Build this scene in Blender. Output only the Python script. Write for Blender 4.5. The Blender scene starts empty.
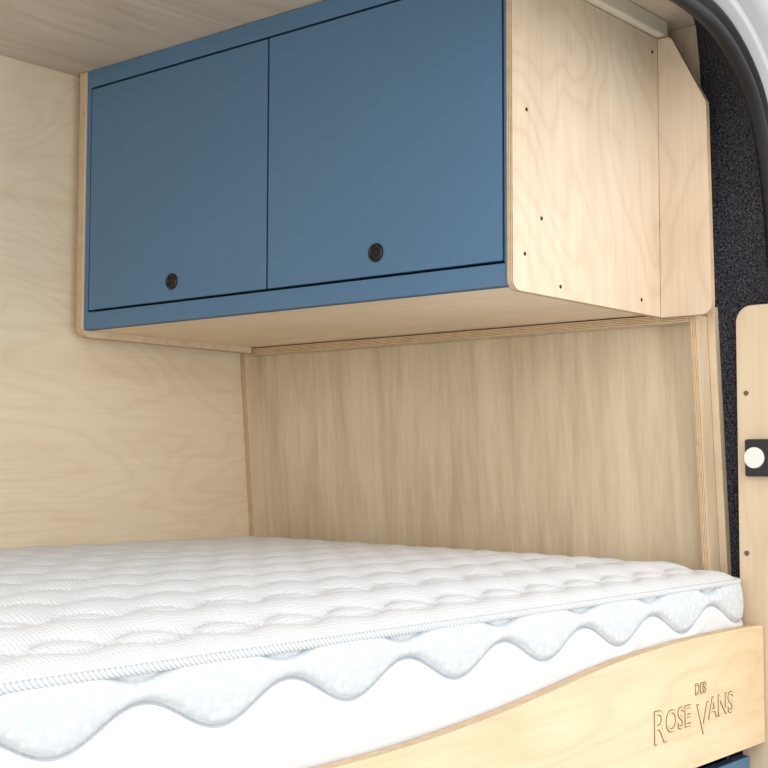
import bpy, bmesh, math
import numpy as np
from mathutils import Vector, Matrix

H=1.15
sc=bpy.context.scene
sc.view_settings.view_transform='Standard'
sc.view_settings.look='None'

# ---------------------------------------------------------------- helpers
def lin(h):
    h=h.lstrip('#'); c=[int(h[i:i+2],16)/255 for i in (0,2,4)]
    return tuple((x/12.92 if x<=.04045 else ((x+.055)/1.055)**2.4) for x in c)+(1,)

def newmat(name):
    m=bpy.data.materials.new(name); m.use_nodes=True
    nt=m.node_tree; b=nt.nodes['Principled BSDF']
    return m,nt,b

def N(nt,t,**kw):
    n=nt.nodes.new(t)
    for k,v in kw.items():
        if k in n.inputs: n.inputs[k].default_value=v
        else: setattr(n,k,v)
    return n
def L(nt,a,b): nt.links.new(a,b)
def math_(nt,op,a,b=None):
    n=nt.nodes.new('ShaderNodeMath'); n.operation=op
    for i,v in enumerate((a,b)):
        if v is None: continue
        if isinstance(v,(int,float)): n.inputs[i].default_value=v
        else: L(nt,v,n.inputs[i])
    return n.outputs[0]
def mix(nt,fac,a,b):
    n=nt.nodes.new('ShaderNodeMix'); n.data_type='RGBA'
    for i,v in ((0,fac),(6,a),(7,b)):
        if isinstance(v,(int,float,tuple)): n.inputs[i].default_value=v
        else: L(nt,v,n.inputs[i])
    return n.outputs[2]

def wood(name,light,dark,grain='z',across=9,along=.9,contour=.35,streak=.35,nc=14,rough=.55,off=(0,0,0),blotch=.3):
    m,nt,b=newmat(name)
    tc=N(nt,'ShaderNodeTexCoord')
    s=[across]*3; s['xyz'.index(grain)]=along
    mp=N(nt,'ShaderNodeMapping'); mp.inputs['Scale'].default_value=s; mp.inputs['Location'].default_value=off
    L(nt,tc.outputs['Object'],mp.inputs[0])
    n1=N(nt,'ShaderNodeTexNoise',Scale=.55,Detail=2.5,Roughness=.5,Distortion=.6); L(nt,mp.outputs[0],n1.inputs['Vector'])
    c=math_(nt,'MULTIPLY',n1.outputs[0],float(nc))
    c=math_(nt,'PINGPONG',c,.5)
    c=math_(nt,'MULTIPLY',c,2.0)
    c=math_(nt,'POWER',c,2.6)
    s2=[220]*3; s2['xyz'.index(grain)]=7
    mp2=N(nt,'ShaderNodeMapping'); mp2.inputs['Scale'].default_value=s2
    L(nt,tc.outputs['Object'],mp2.inputs[0])
    n2=N(nt,'ShaderNodeTexNoise',Scale=1.0,Detail=3.0,Roughness=.6); L(nt,mp2.outputs[0],n2.inputs['Vector'])
    s3=[28]*3; s3['xyz'.index(grain)]=1.1
    mp3=N(nt,'ShaderNodeMapping'); mp3.inputs['Scale'].default_value=s3
    L(nt,tc.outputs['Object'],mp3.inputs[0])
    n3=N(nt,'ShaderNodeTexNoise',Scale=1.0,Detail=3.0,Roughness=.6,Distortion=.3); L(nt,mp3.outputs[0],n3.inputs['Vector'])
    n4=N(nt,'ShaderNodeTexNoise',Scale=3.0,Detail=2.0); L(nt,tc.outputs['Object'],n4.inputs['Vector'])
    f=math_(nt,'MULTIPLY',c,contour)
    r3=N(nt,'ShaderNodeMapRange'); r3.inputs[1].default_value=.38; r3.inputs[2].default_value=.68; L(nt,n3.outputs[0],r3.inputs[0])
    f=math_(nt,'ADD',f,math_(nt,'MULTIPLY',r3.outputs[0],streak))
    r2=N(nt,'ShaderNodeMapRange'); r2.inputs[1].default_value=.4; r2.inputs[2].default_value=.7; L(nt,n2.outputs[0],r2.inputs[0])
    f=math_(nt,'ADD',f,math_(nt,'MULTIPLY',r2.outputs[0],.18))
    r4=N(nt,'ShaderNodeMapRange'); r4.inputs[1].default_value=.35; r4.inputs[2].default_value=.7; L(nt,n4.outputs[0],r4.inputs[0])
    f=math_(nt,'ADD',f,math_(nt,'MULTIPLY',r4.outputs[0],blotch))
    f=math_(nt,'MINIMUM',f,1.0)
    col=mix(nt,f,lin(light),lin(dark))
    L(nt,col,b.inputs['Base Color'])
    b.inputs['Roughness'].default_value=rough
    b.inputs['Specular IOR Level'].default_value=.35
    bp=N(nt,'ShaderNodeBump',Strength=.08,Distance=.001); L(nt,n2.outputs[0],bp.inputs['Height']); L(nt,bp.outputs[0],b.inputs['Normal'])
    return m

def plyedge(name,axis,period=.0028,light='#dfc6a2',dark='#8a6543'):
    m,nt,b=newmat(name)
    tc=N(nt,'ShaderNodeTexCoord'); sx=N(nt,'ShaderNodeSeparateXYZ'); L(nt,tc.outputs['Object'],sx.inputs[0])
    v=math_(nt,'MULTIPLY',sx.outputs['xyz'.index(axis)],2*math.pi/period)
    v=math_(nt,'SINE',v)
    r=N(nt,'ShaderNodeMapRange'); r.inputs[1].default_value=-.5; r.inputs[2].default_value=.9; L(nt,v,r.inputs[0])
    n=N(nt,'ShaderNodeTexNoise',Scale=60.0,Detail=2.0); L(nt,tc.outputs['Object'],n.inputs['Vector'])
    f=math_(nt,'MULTIPLY',r.outputs[0],math_(nt,'ADD',n.outputs[0],.35))
    L(nt,mix(nt,f,lin(light),lin(dark)),b.inputs['Base Color'])
    b.inputs['Roughness'].default_value=.7
    return m

def plain(name,col,rough=.5,spec=.5,metal=0,noise=0,nscale=300,col2=None,bump=0):
    m,nt,b=newmat(name)
    b.inputs['Roughness'].default_value=rough; b.inputs['Specular IOR Level'].default_value=spec
    b.inputs['Metallic'].default_value=metal
    tc=N(nt,'ShaderNodeTexCoord')
    n=N(nt,'ShaderNodeTexNoise',Scale=float(nscale),Detail=3.0,Roughness=.6); L(nt,tc.outputs['Object'],n.inputs['Vector'])
    r=N(nt,'ShaderNodeMapRange'); r.inputs[1].default_value=.4; r.inputs[2].default_value=.65; L(nt,n.outputs[0],r.inputs[0])
    L(nt,mix(nt,math_(nt,'MULTIPLY',r.outputs[0],noise),lin(col),lin(col2 or col)),b.inputs['Base Color'])
    if bump:
        bp=N(nt,'ShaderNodeBump',Strength=bump,Distance=.002); L(nt,n.outputs[0],bp.inputs['Height']); L(nt,bp.outputs[0],b.inputs['Normal'])
    return m

def link(o,parent=None):
    sc.collection.objects.link(o)
    if parent: o.parent=parent
    return o
def empty(name):
    o=bpy.data.objects.new(name,None); o.empty_display_size=.1; sc.collection.objects.link(o); return o
def meshobj(name,verts,faces,mats,parent=None,midx=None,smooth=False):
    me=bpy.data.meshes.new(name); me.from_pydata(verts,[],faces)
    for m in mats: me.materials.append(m)
    if midx: me.polygons.foreach_set('material_index',midx)
    if smooth: me.polygons.foreach_set('use_smooth',[True]*len(me.polygons))
    me.update()
    return link(bpy.data.objects.new(name,me),parent)

def bevel(o,w=.0008,seg=2):
    m=o.modifiers.new('bev','BEVEL'); m.width=w; m.segments=seg; m.limit_method='ANGLE'; m.angle_limit=math.radians(40)
    return o

def prism(name,poly,axis,a,b,fm,em,parent=None,bv=.0008):
    """poly in the two remaining axes (xyz order); extruded a..b along axis"""
    ai='xyz'.index(axis); oth=[i for i in range(3) if i!=ai]
    bm=bmesh.new()
    def mk(t):
        vs=[]
        for p in poly:
            c=[0,0,0]; c[ai]=t; c[oth[0]]=p[0]; c[oth[1]]=p[1]; vs.append(bm.verts.new(c))
        return vs
    va,vb=mk(a),mk(b); n=len(poly)
    f1=bm.faces.new(va); f2=bm.faces.new(vb); f1.material_index=f2.material_index=0
    for i in range(n):
        q=bm.faces.new((va[i],va[(i+1)%n],vb[(i+1)%n],vb[i])); q.material_index=1
    bmesh.ops.recalc_face_normals(bm,faces=bm.faces)
    me=bpy.data.meshes.new(name); bm.to_mesh(me); bm.free()
    me.materials.append(fm); me.materials.append(em or fm)
    o=link(bpy.data.objects.new(name,me),parent)
    if bv: bevel(o,bv)
    return o
def rect(u0,u1,v0,v1): return [(u0,v0),(u1,v0),(u1,v1),(u0,v1)]
def rrect(u0,u1,v0,v1,r=(0,0,0,0),n=8):
    """corner radii order: (u0v0),(u1v0),(u1v1),(u0v1)"""
    out=[]
    cs=[(u0,v0,1,1,180),(u1,v0,-1,1,270),(u1,v1,-1,-1,0),(u0,v1,1,-1,90)]
    for (u,v,su,sv,a0),rr in zip(cs,r):
        if rr<=0: out.append((u,v)); continue
        cx,cy=u+su*rr,v+sv*rr
        for k in range(n+1):
            a=math.radians(a0+90*k/n); out.append((cx+rr*math.cos(a),cy+rr*math.sin(a)))
    return out
def spline(pts,n=8):
    P=[np.array(p,float) for p in pts]; P=[2*P[0]-P[1]]+P+[2*P[-1]-P[-2]]
    out=[]
    for i in range(1,len(P)-2):
        for k in range(n):
            t=k/n
            out.append(tuple(.5*((2*P[i])+(-P[i-1]+P[i+1])*t+(2*P[i-1]-5*P[i]+4*P[i+1]-P[i+2])*t*t+(-P[i-1]+3*P[i]-3*P[i+1]+P[i+2])*t**3)))
    out.append(tuple(P[-2])); return out
def cyl(name,c,axis,r,h,mat,parent=None,seg=32,bv=.0005):
    ai='xyz'.index(axis); oth=[i for i in range(3) if i!=ai]
    poly=[(c[oth[0]]+r*math.cos(2*math.pi*k/seg),c[oth[1]]+r*math.sin(2*math.pi*k/seg)) for k in range(seg)]
    return prism(name,poly,axis,c[ai]-h/2,c[ai]+h/2,mat,mat,parent,bv)
def torus(name,c,axis,R,r,mat,parent=None,n=40,m=12):
    ai='xyz'.index(axis); oth=[i for i in range(3) if i!=ai]
    vs=[];fs=[]
    for i in range(n):
        a=2*math.pi*i/n
        for j in range(m):
            b=2*math.pi*j/m; q=[0,0,0]
            rr=R+r*math.cos(b)
            q[oth[0]]=c[oth[0]]+rr*math.cos(a); q[oth[1]]=c[oth[1]]+rr*math.sin(a); q[ai]=c[ai]+r*math.sin(b)
            vs.append(q)
            fs.append((i*m+j,((i+1)%n)*m+j,((i+1)%n)*m+(j+1)%m,i*m+(j+1)%m))
    return meshobj(name,vs,fs,[mat],parent,smooth=True)
def sweep(name,path,prof,xbase,mat,parent=None,closed=False):
    """path in (Y,Z); prof points (outward offset, dx)"""
    P=np.array(path); T=np.gradient(P,axis=0); T/=np.linalg.norm(T,axis=1)[:,None]
    Nn=np.stack([-T[:,1],T[:,0]],1)   # left normal
    vs=[];fs=[];k=len(prof)
    for p,nv in zip(P,Nn):
        for o,dx in prof: vs.append((xbase+dx,p[0]+nv[0]*o,p[1]+nv[1]*o))
    kk=k if closed else k-1
    for i in range(len(P)-1):
        for j in range(kk):
            fs.append((i*k+j,i*k+(j+1)%k,(i+1)*k+(j+1)%k,(i+1)*k+j))
    return meshobj(name,vs,fs,[mat],parent,smooth=True)

# ---------------------------------------------------------------- materials
W_wall =wood('plywood_bulkhead','#f0e3cb','#dac4a1','y',across=7,along=2.2,contour=.24,streak=.22,nc=18,blotch=.2)
W_ceil =wood('plywood_ceiling','#dacfbf','#b8a791','y',across=10,along=1.0,contour=.22,streak=.35,nc=12)
W_back =wood('poplar_panel','#dfcfb3','#b8a181','z',across=5,along=.8,contour=.18,streak=.5,nc=10,blotch=.15)
W_side =wood('birch_side','#e6d5be','#c5ab8c','z',across=6,along=3.0,contour=.24,streak=.16,nc=18,off=(3,1,7))
W_bot  =wood('birch_bottom','#f4e3ca','#dec5a4','x',across=8,along=1.2,contour=.2,streak=.2,nc=12)
W_rail =wood('birch_rail','#e4d0b0','#caac84','y',across=8,along=1.5,contour=.24,streak=.2,nc=14)
W_pil  =wood('birch_pillar','#e0ceb2','#c8ad8b','z',across=8,along=1.5,contour=.2,streak=.2,nc=12,off=(2,5,1))
E_x=plyedge('ply_edge_x','x'); E_y=plyedge('ply_edge_y','y'); E_z=plyedge('ply_edge_z','z')
BLUE=plain('blue_laminate','#527696',rough=.48,spec=.4,noise=.25,nscale=900,col2='#4c708f',bump=.03)
BLUE2=plain('blue_edge','#375a7c',rough=.6)
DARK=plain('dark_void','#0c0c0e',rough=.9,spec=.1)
BLK=plain('black_plastic','#0b0b0c',rough=.28,spec=.5)
RUB=plain('rubber_seal','#141519',rough=.55,spec=.4,noise=.5,nscale=80,col2='#1e2024')
FELT=plain('carpet_felt','#1b1b1f',rough=.95,spec=.1,noise=1,nscale=360,col2='#54545c',bump=.9)
PAINT=plain('van_paint','#b4b7bb',rough=.3,spec=.5)
CREAM=plain('cream_trim','#e6e0cf',rough=.5)
SCREW=plain('screw_steel','#6a6258',rough=.4,metal=.6)
WHITE=plain('white_plastic','#e8e8e4',rough=.35)
HOLE=plain('screw_hole','#4a3527',rough=.9,spec=.1)
GROUND=plain('pale_concrete','#c2c0ba',rough=.9,noise=.6,nscale=40,col2='#b0aea8')
FLOORM=plain('van_floor_vinyl','#77736c',rough=.6,noise=.5,nscale=60,col2='#68645d')

# ---------------------------------------------------------------- shell
ZC=H+.7363
XB=-2.000
prism('wall_bulkhead',rect(-.15,2.05,.15,ZC+.02),'x',XB-.012,XB,W_wall,E_x)
prism('ceiling',rect(XB-.01,-.952,-.15,2.05),'z',ZC,ZC+.012,W_ceil,E_z)
prism('floor',rect(XB-.01,-.80,-.15,2.1),'z',.12,.15,FLOORM,FLOORM)
g=prism('ground',rect(-6,6,-6,6),'z',-.55,-.5,GROUND,GROUND)

yf=lambda z:1.9346+.0864*(1.401-z)
# side wall : recessed panel + frame boards
z0,z1=.16,1.40
prism('wall_side',[(yf(z1)+.04,ZC-.0005),(yf(z1)+.04,z1),(yf(z0)+.04,z0),(yf(z0)+.052,z0),(yf(z1)+.052,z1),(yf(z1)+.052,ZC-.0005)],'x',XB,-.956,W_back,W_back)
def fboard(name,x0,x1,z0,z1,fm,em,d0=0,d1=.0395):
    return prism(name,[(yf(z1)+d0,z1),(yf(z0)+d0,z0),(yf(z0)+d1,z0),(yf(z1)+d1,z1)],'x',x0,x1,fm,em)
fboard('trim_1',XB+.0005,XB+.0145,.75,1.402,W_pil,E_x)
fboard('trim_2',-.970,-.957,.75,1.400,W_pil,E_x)
fboard('trim_5',-.9565,-.944,.75,1.415,W_pil,W_pil,.036,.052)
prism('trim_3',rect(XB+.015,-.9705,yf(1.39),yf(1.39)+.038),'z',1.390,1.4035,W_back,E_z)

# ---------------------------------------------------------------- overhead cabinet
cab=empty('overhead_cabinet')
XL,XR=-1.9596,-1.0225
YC=1.5; ZB,ZT=H+.255,ZC-.001
prism('bottom_panel',rect(XL,XR,YC+.018,1.972),'z',ZB+.0005,ZB+.0125,W_bot,E_z,cab)
prism('end_panel_far',rrect(YC-.004,1.93,ZB-.012,ZT,(.02,0,0,0)),'x',XL-.018,XL,W_side,E_x,cab)
prism('end_panel_near',rrect(YC-.004,1.93,ZB-.007,H+.706,(.016,0,0,0)),'x',XR,XR+.0105,W_side,E_x,cab)
prism('inner_shadow_board',rect(XL,XR,ZB+.015,ZT),'y',YC+.022,YC+.03,DARK,DARK,cab,0)
prism('face_rail_bottom',rect(XL,XR,ZB,H+.2865),'y',YC,YC+.018,BLUE,BLUE2,cab)
prism('face_rail_top',rect(XL,XR,H+.7035,ZT),'y',YC,YC+.018,BLUE,BLUE2,cab)
prism('face_stile_far',rect(XL,-1.9475,H+.2865,H+.7035),'y',YC,YC+.018,BLUE,BLUE2,cab)
prism('face_stile_near',rect(-1.0290,XR,H+.2865,H+.7035),'y',YC,YC+.018,BLUE,BLUE2,cab)
prism('door_panel_far',rect(-1.9443,-1.4908,H+.2905,H+.6995),'y',YC-.001,YC+.017,BLUE,BLUE2,cab)
prism('door_panel_near',rect(-1.4872,-1.0315,H+.2905,H+.6995),'y',YC-.001,YC+.017,BLUE,BLUE2,cab)
for i,(lx,lz) in enumerate([(-1.717,H+.323),(-1.260,H+.325)]):
    torus('latch_ring_%d'%(i+1),(lx,YC-.002,lz),'y',.0115,.0028,BLK,cab)
    cyl('latch_cup_%d'%(i+1),(lx,YC-.001,lz),'y',.0105,.003,BLK,cab)
    torus('latch_inner_ring_%d'%(i+1),(lx,YC-.003,lz),'y',.005,.001,BLK,cab)
    prism('latch_bar_%d'%(i+1),rect(lx-.009,lx+.009,lz-.0012,lz+.0012),'y',YC-.0045,YC-.002,BLK,BLK,cab,.0003)
for i,(y,z) in enumerate([(1.531,1.656),(1.568,1.507),(1.525,1.451),(1.617,1.415),(1.856,1.420),(1.9,1.83)]):
    cyl('screw_hole_%d'%(i+1),(XR+.0108,y,z),'x',.0028,.0008,HOLE,cab,12,0)
# top batten beside ceiling + filler board
prism('trim_4',rect(-1.0225,-.998,.0,1.93),'z',H+.708,ZC-.0005,CREAM,CREAM,None,.003)
fil=[(-1.0115,1.397),(-.950,1.397)]
for k in range(9):
    a=math.radians(-90+90*k/8); fil.append((-.940+.018*math.cos(a),1.415+.018*math.sin(a)))
fil+=[(-.9275,1.738),(-.985,1.850),(-.992,1.856),(-1.0115,1.856)]
prism('cabinet_filler_board',fil,'y',1.918,1.930,W_side,E_y,cab,.001)

# ---------------------------------------------------------------- van rear frame
fr=empty('rear_door_frame')
seal=[(.1,1.832),(1.0,1.830),(1.4,1.824),(1.671,1.814),(1.794,1.797),(1.886,1.745),(1.936,1.671),(1.966,1.565),(1.983,1.417),(1.998,1.2),(2.01,.9),(2.01,.3)]
sp=spline(seal,8)
A=[(.1,1.892),(1.0,1.892),(1.5,1.892),(1.75,1.892),(1.92,1.892),(1.955,1.84),(1.968,1.70),(1.976,1.55),(1.982,1.417),(2.000,1.2),(2.024,.9),(2.04,.3)]
ap=spline(A,8)
vs=[];fs=[];n=len(sp)
for i in range(n):
    for k in range(5):
        t=k/4; bul=.008*math.sin(math.pi*t)
        vs.append((-.958+t*.113,ap[i][0]*(1-t)+sp[i][0]*t+bul,ap[i][1]*(1-t)+sp[i][1]*t+bul))
for i in range(n-1):
    for k in range(4): fs.append((i*5+k,(i+1)*5+k,(i+1)*5+k+1,i*5+k+1))
meshobj('felt_lining',vs,fs,[FELT],fr,smooth=True)
circ=[(.009*math.cos(a)+.003,.012*math.sin(a)) for a in np.linspace(0,2*math.pi,13)[:-1]]
sweep('seal_bulb',sp,circ,-.845,RUB,fr,True)
sweep('seal_lip',sp,[(.008,0),(.02,.004),(.022,.012),(.026,.012),(.026,0)],-.845,RUB,fr)
sweep('body_flange',sp,[(.02,-.002),(.035,0),(.04,.018),(.052,.022),(.055,.008),(.064,.006),(.068,.03),(.10,.045),(.16,.03),(.2,-.1)],-.845,PAINT,fr)

# pillar panel with strike
pp=empty('pillar_panel')
prism('board',rrect(-.905,-.70,.30,1.412,(0,0,.02,.026)),'y',1.966,1.978,W_pil,E_y,pp,.0015)
cyl('screw_1',(-.889,1.9655,1.273),'y',.004,.002,SCREW,pp,16)
cyl('screw_2',(-.892,1.9655,1.022),'y',.004,.002,SCREW,pp,16)
prism('strike_plate',rrect(-.888,-.835,1.142,1.200,(.004,)*4),'y',1.955,1.9655,BLK,BLK,pp)
cyl('strike_button',(-.872,1.9535,1.171),'y',.0165,.006,WHITE,pp,32,.002)

# ---------------------------------------------------------------- mattress
def quilt(x,y):
    P=.095; Q=.19
    a=x/P+.20*math.sin(2*math.pi*y/Q); b=x/P-.20*math.sin(2*math.pi*y/Q)
    g=abs(math.sin(math.pi*a)*math.sin(math.pi*b))
    return .0155*g**.38
X0,X1,Y0,Y1=-1.994,-.894,.03,1.962
nx,ny=200,350
rc=.04
def mp_(x,y):
    cx=min(max(x,X0+rc),X1-rc); cy=min(max(y,Y0+rc),Y1-rc)
    dx,dy=x-cx,y-cy; l=math.hypot(dx,dy)
    if l>1e-9 and dx and dy:
        m=max(abs(dx),abs(dy)); return cx+dx*m/l,cy+dy*m/l
    return x,y
vs=[];fs=[];zone=[]
def topz(x,y):
    d=min(x-X0,X1-x,y-Y0,Y1-y)
    dd=max(d,0)
    base=.983+.010*min(max((X1-x)/.9,0),1)+.020*(1-math.exp(-dd/.10))
    return base+quilt(x,y)*(1-math.exp(-dd/.03))
for i in range(nx+1):
    for j in range(ny+1):
        x=X0+(X1-X0)*i/nx; y=Y0+(Y1-Y0)*j/ny
        u,v=mp_(x,y); vs.append((u,v,topz(x,y))); zone.append(-1.0)
idx=lambda i,j:i*(ny+1)+j
for i in range(nx):
    for j in range(ny): fs.append((idx(i,j),idx(i+1,j),idx(i+1,j+1),idx(i,j+1)))
per=[idx(nx,j) for j in range(ny+1)]+[idx(i,ny) for i in range(nx-1,-1,-1)]+[idx(0,j) for j in range(ny-1,-1,-1)]+[idx(i,0) for i in range(1,nx)]
m=len(per); rows=90; zb=.800
PW=.1805; YW0=.930
zone2=[9.0]*len(zone)
def sidefn(s,z):
    c=math.cos(2*math.pi*(s-YW0)/PW)
    w1=.9355+.0160*c
    w2=.984-.0150*c
    h=0
    h-=.0055*math.exp(-((z-w1)/.0028)**2)
    h-=.0045*math.exp(-((z-w2)/.0028)**2)
    h+=.005*math.sin(math.pi*min(max((z-w1)/max(w2-w1,.01),0),1))**.7
    h+=.0016*math.exp(-((z-w1+.013)/.009)**2)
    return h,(z-w1),(z-w2)
nrm=[];pp_=[vs[k] for k in per]
Svals=[]
for k in range(m):
    Svals.append(pp_[k][1] if k<=ny else (Y1+ (pp_[ny][0]-pp_[k][0]) if k<=ny+nx else (pp_[k][1] if k<=2*ny+nx else pp_[k][0])))
for k in range(m):
    a=pp_[(k-1)%m];b=pp_[(k+1)%m]; tx,ty=b[0]-a[0],b[1]-a[1]; l=math.hypot(tx,ty) or 1
    nrm.append((ty/l,-tx/l))
prevrow=per
for r in range(1,rows+1):
    cur=[]
    t=r/rows
    for k in range(m):
        x,y,z=pp_[k]; zz=z+(zb-z)*t
        h,zn,zn2=sidefn(Svals[k],zz)
        bul=.008*math.sin(math.pi*t)**.6
        if k>ny: bul=0;h=0
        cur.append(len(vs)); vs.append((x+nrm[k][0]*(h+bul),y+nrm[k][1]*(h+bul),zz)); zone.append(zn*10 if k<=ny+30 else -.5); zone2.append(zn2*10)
    for k in range(m):
        fs.append((prevrow[k],cur[k],cur[(k+1)%m],prevrow[(k+1)%m]))
    prevrow=cur
fs.append(tuple(reversed(prevrow)))
MT,nt,b=newmat('mattress_fabric')
b.inputs['Roughness'].default_value=.85; b.inputs['Specular IOR Level'].default_value=.2
at=N(nt,'ShaderNodeAttribute',attribute_name='zone')
at2=N(nt,'ShaderNodeAttribute',attribute_name='seam')
tc=N(nt,'ShaderNodeTexCoord')
isdot=math_(nt,'GREATER_THAN',at.outputs['Fac'],0.0)
istop=math_(nt,'LESS_THAN',at.outputs['Fac'],-.95)
vo=N(nt,'ShaderNodeTexVoronoi',Scale=120.0); vo.feature='F1'; L(nt,tc.outputs['Object'],vo.inputs['Vector'])
sx=N(nt,'ShaderNodeSeparateXYZ'); L(nt,tc.outputs['Object'],sx.inputs[0])
rib=math_(nt,'SINE',math_(nt,'MULTIPLY',sx.outputs[1],2*math.pi/.006))
rib2=math_(nt,'SINE',math_(nt,'MULTIPLY',sx.outputs[0],2*math.pi/.006))
rb=math_(nt,'MULTIPLY',math_(nt,'ADD',rib,math_(nt,'MULTIPLY',rib2,.6)),math_(nt,'MULTIPLY',istop,.4))
ht=math_(nt,'ADD',rb,math_(nt,'MULTIPLY',vo.outputs['Distance'],isdot))
bp=N(nt,'ShaderNodeBump',Strength=.5,Distance=.0012); L(nt,ht,bp.inputs['Height']); L(nt,bp.outputs[0],b.inputs['Normal'])
rr=N(nt,'ShaderNodeMapRange'); rr.inputs[1].default_value=.2; rr.inputs[2].default_value=.6; L(nt,vo.outputs['Distance'],rr.inputs[0])
dotf=math_(nt,'MULTIPLY',math_(nt,'ADD',math_(nt,'MULTIPLY',rr.outputs[0],.6),.2),isdot)
base=mix(nt,dotf,lin('#d9dbde'),lin('#c3cbd2'))
# groove shade painted grey into the fabric colour along the wave seams
groove_shade=math_(nt,'LESS_THAN',math_(nt,'ABSOLUTE',math_(nt,'ADD',at.outputs['Fac'],.004)),.017)
groove_shade2=math_(nt,'LESS_THAN',math_(nt,'ABSOLUTE',at2.outputs['Fac']),.012)
groove_shade=math_(nt,'MINIMUM',math_(nt,'ADD',groove_shade,math_(nt,'MULTIPLY',groove_shade2,.6)),1.0)
L(nt,mix(nt,math_(nt,'MULTIPLY',groove_shade,.7),base,lin('#a6b0b9')),b.inputs['Base Color'])
mat_root=empty('mattress')
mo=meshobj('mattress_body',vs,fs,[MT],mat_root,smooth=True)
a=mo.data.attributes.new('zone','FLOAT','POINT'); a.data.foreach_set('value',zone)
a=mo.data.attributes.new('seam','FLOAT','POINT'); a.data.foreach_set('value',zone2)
# piping tape
TAPE,nt,b=newmat('mattress_tape'); b.inputs['Roughness'].default_value=.8
tc=N(nt,'ShaderNodeTexCoord'); wv=N(nt,'ShaderNodeTexWave',Scale=110.0,Distortion=0.0); wv.bands_direction='DIAGONAL'; L(nt,tc.outputs['Object'],wv.inputs['Vector'])
L(nt,mix(nt,wv.outputs['Fac'],lin('#dfe1e3'),lin('#b2b8be')),b.inputs['Base Color'])
vs2=[];fs2=[];q=10
for k in range(m):
    x,y,z=pp_[k]
    for j in range(q):
        an=2*math.pi*j/q; o=.0042*math.cos(an)+.003
        if k>ny+4 and k<2*ny+nx: o=.0042*math.cos(an)-.004
        vs2.append((x+nrm[k][0]*o,y+nrm[k][1]*o,z-.003+.0045*math.sin(an)))
for k in range(m):
    for j in range(q):
        fs2.append((k*q+j,k*q+(j+1)%q,((k+1)%m)*q+(j+1)%q,((k+1)%m)*q+j))
meshobj('edge_tape',vs2,fs2,[TAPE],mat_root,smooth=True)

# ---------------------------------------------------------------- bed base
bed=empty('bed_base')
prism('platform',rect(XB+.001,-.887,-.1,1.96),'z',.782,.7995,W_bot,E_z,bed)
prism('drawer_front',rect(.0,1.955,.155,.712),'x',-.905,-.888,BLUE,BLUE2,bed)
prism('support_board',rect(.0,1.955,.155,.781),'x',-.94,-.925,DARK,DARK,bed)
rl=spline([(0,.863),(.5,.863),(.96,.8635),(1.04,.864),(1.14,.868),(1.25,.876),(1.33,.884),(1.40,.892),(1.47,.900),(1.57,.908),(1.72,.914),(1.895,.9145),(1.950,.9135)],6)
poly=[(0,.735),(1.962,.735),(1.962,.905),(1.958,.912)]+list(reversed(rl))
rail=prism('bed_rail',poly,'x',-.883,-.865,W_rail,E_x,None,.001)

INK=plain('engraved_wood','#8a6a48',rough=.8,spec=.2)
def text(name,body,size,y,z,x,off,ext,mat,shear=0):
    cu=bpy.data.curves.new(name,'FONT'); cu.body=body; cu.size=size; cu.extrude=ext; cu.offset=off; cu.align_x='LEFT'; cu.shear=shear
    o=bpy.data.objects.new(name,cu); sc.collection.objects.link(o)
    o.matrix_world=Matrix(((0,0,1,x),(1,0,0,y),(0,1,0,z),(0,0,0,1)))
    bpy.context.view_layer.update()
    dg=bpy.context.evaluated_depsgraph_get()
    me=bpy.data.meshes.new_from_object(o.evaluated_get(dg)); me.materials.clear(); me.materials.append(mat)
    me.transform(o.matrix_world)
    bpy.data.objects.remove(o)
    return link(bpy.data.objects.new(name,me),rail)
for nm,bd,sz,y,z in [('letter_r','R',.064,1.604,.785),('letters_ose','OSE',.042,1.640,.796),('letters_des','DES',.021,1.728,.836),('letter_v','V',.062,1.733,.779),('letters_ans','ANS',.043,1.769,.797)]:
    text(nm+'_outline',bd,sz,y,z,-.8648,.0008,.0004,INK)
    text(nm,bd,sz,y,z,-.8642,-.0005,.0004,W_rail)

# ---------------------------------------------------------------- light
w=bpy.data.worlds.new('overcast'); sc.world=w; w.use_nodes=True
bg=w.node_tree.nodes['Background']; bg.inputs[0].default_value=(1,.99,.975,1); bg.inputs[1].default_value=1.7
sl=bpy.data.lights.new('sky_sun','SUN'); sl.energy=.95; sl.angle=math.radians(80); sl.color=(1,.98,.95)
so=bpy.data.objects.new('sky_sun',sl); sc.collection.objects.link(so)
so.rotation_euler=Vector((-1.0,.75,-.5)).to_track_quat('-Z','Y').to_euler()

# ---------------------------------------------------------------- camera
f=1321.2;yaw=.6927;pit=.0654;roll=.0021
fh=Vector((-math.sin(yaw),math.cos(yaw),0));R=Vector((math.cos(yaw),math.sin(yaw),0));Z=Vector((0,0,1))
F=math.cos(pit)*fh+math.sin(pit)*Z;U=-math.sin(pit)*fh+math.cos(pit)*Z
R2=math.cos(roll)*R+math.sin(roll)*U;U2=-math.sin(roll)*R+math.cos(roll)*U
cam=bpy.data.cameras.new('camera'); cam.sensor_width=36; cam.lens=f/768*36; cam.clip_start=.01
co=bpy.data.objects.new('camera',cam); sc.collection.objects.link(co)
co.matrix_world=Matrix(((R2.x,U2.x,-F.x,0),(R2.y,U2.y,-F.y,0),(R2.z,U2.z,-F.z,H),(0,0,0,1)))
sc.camera=co
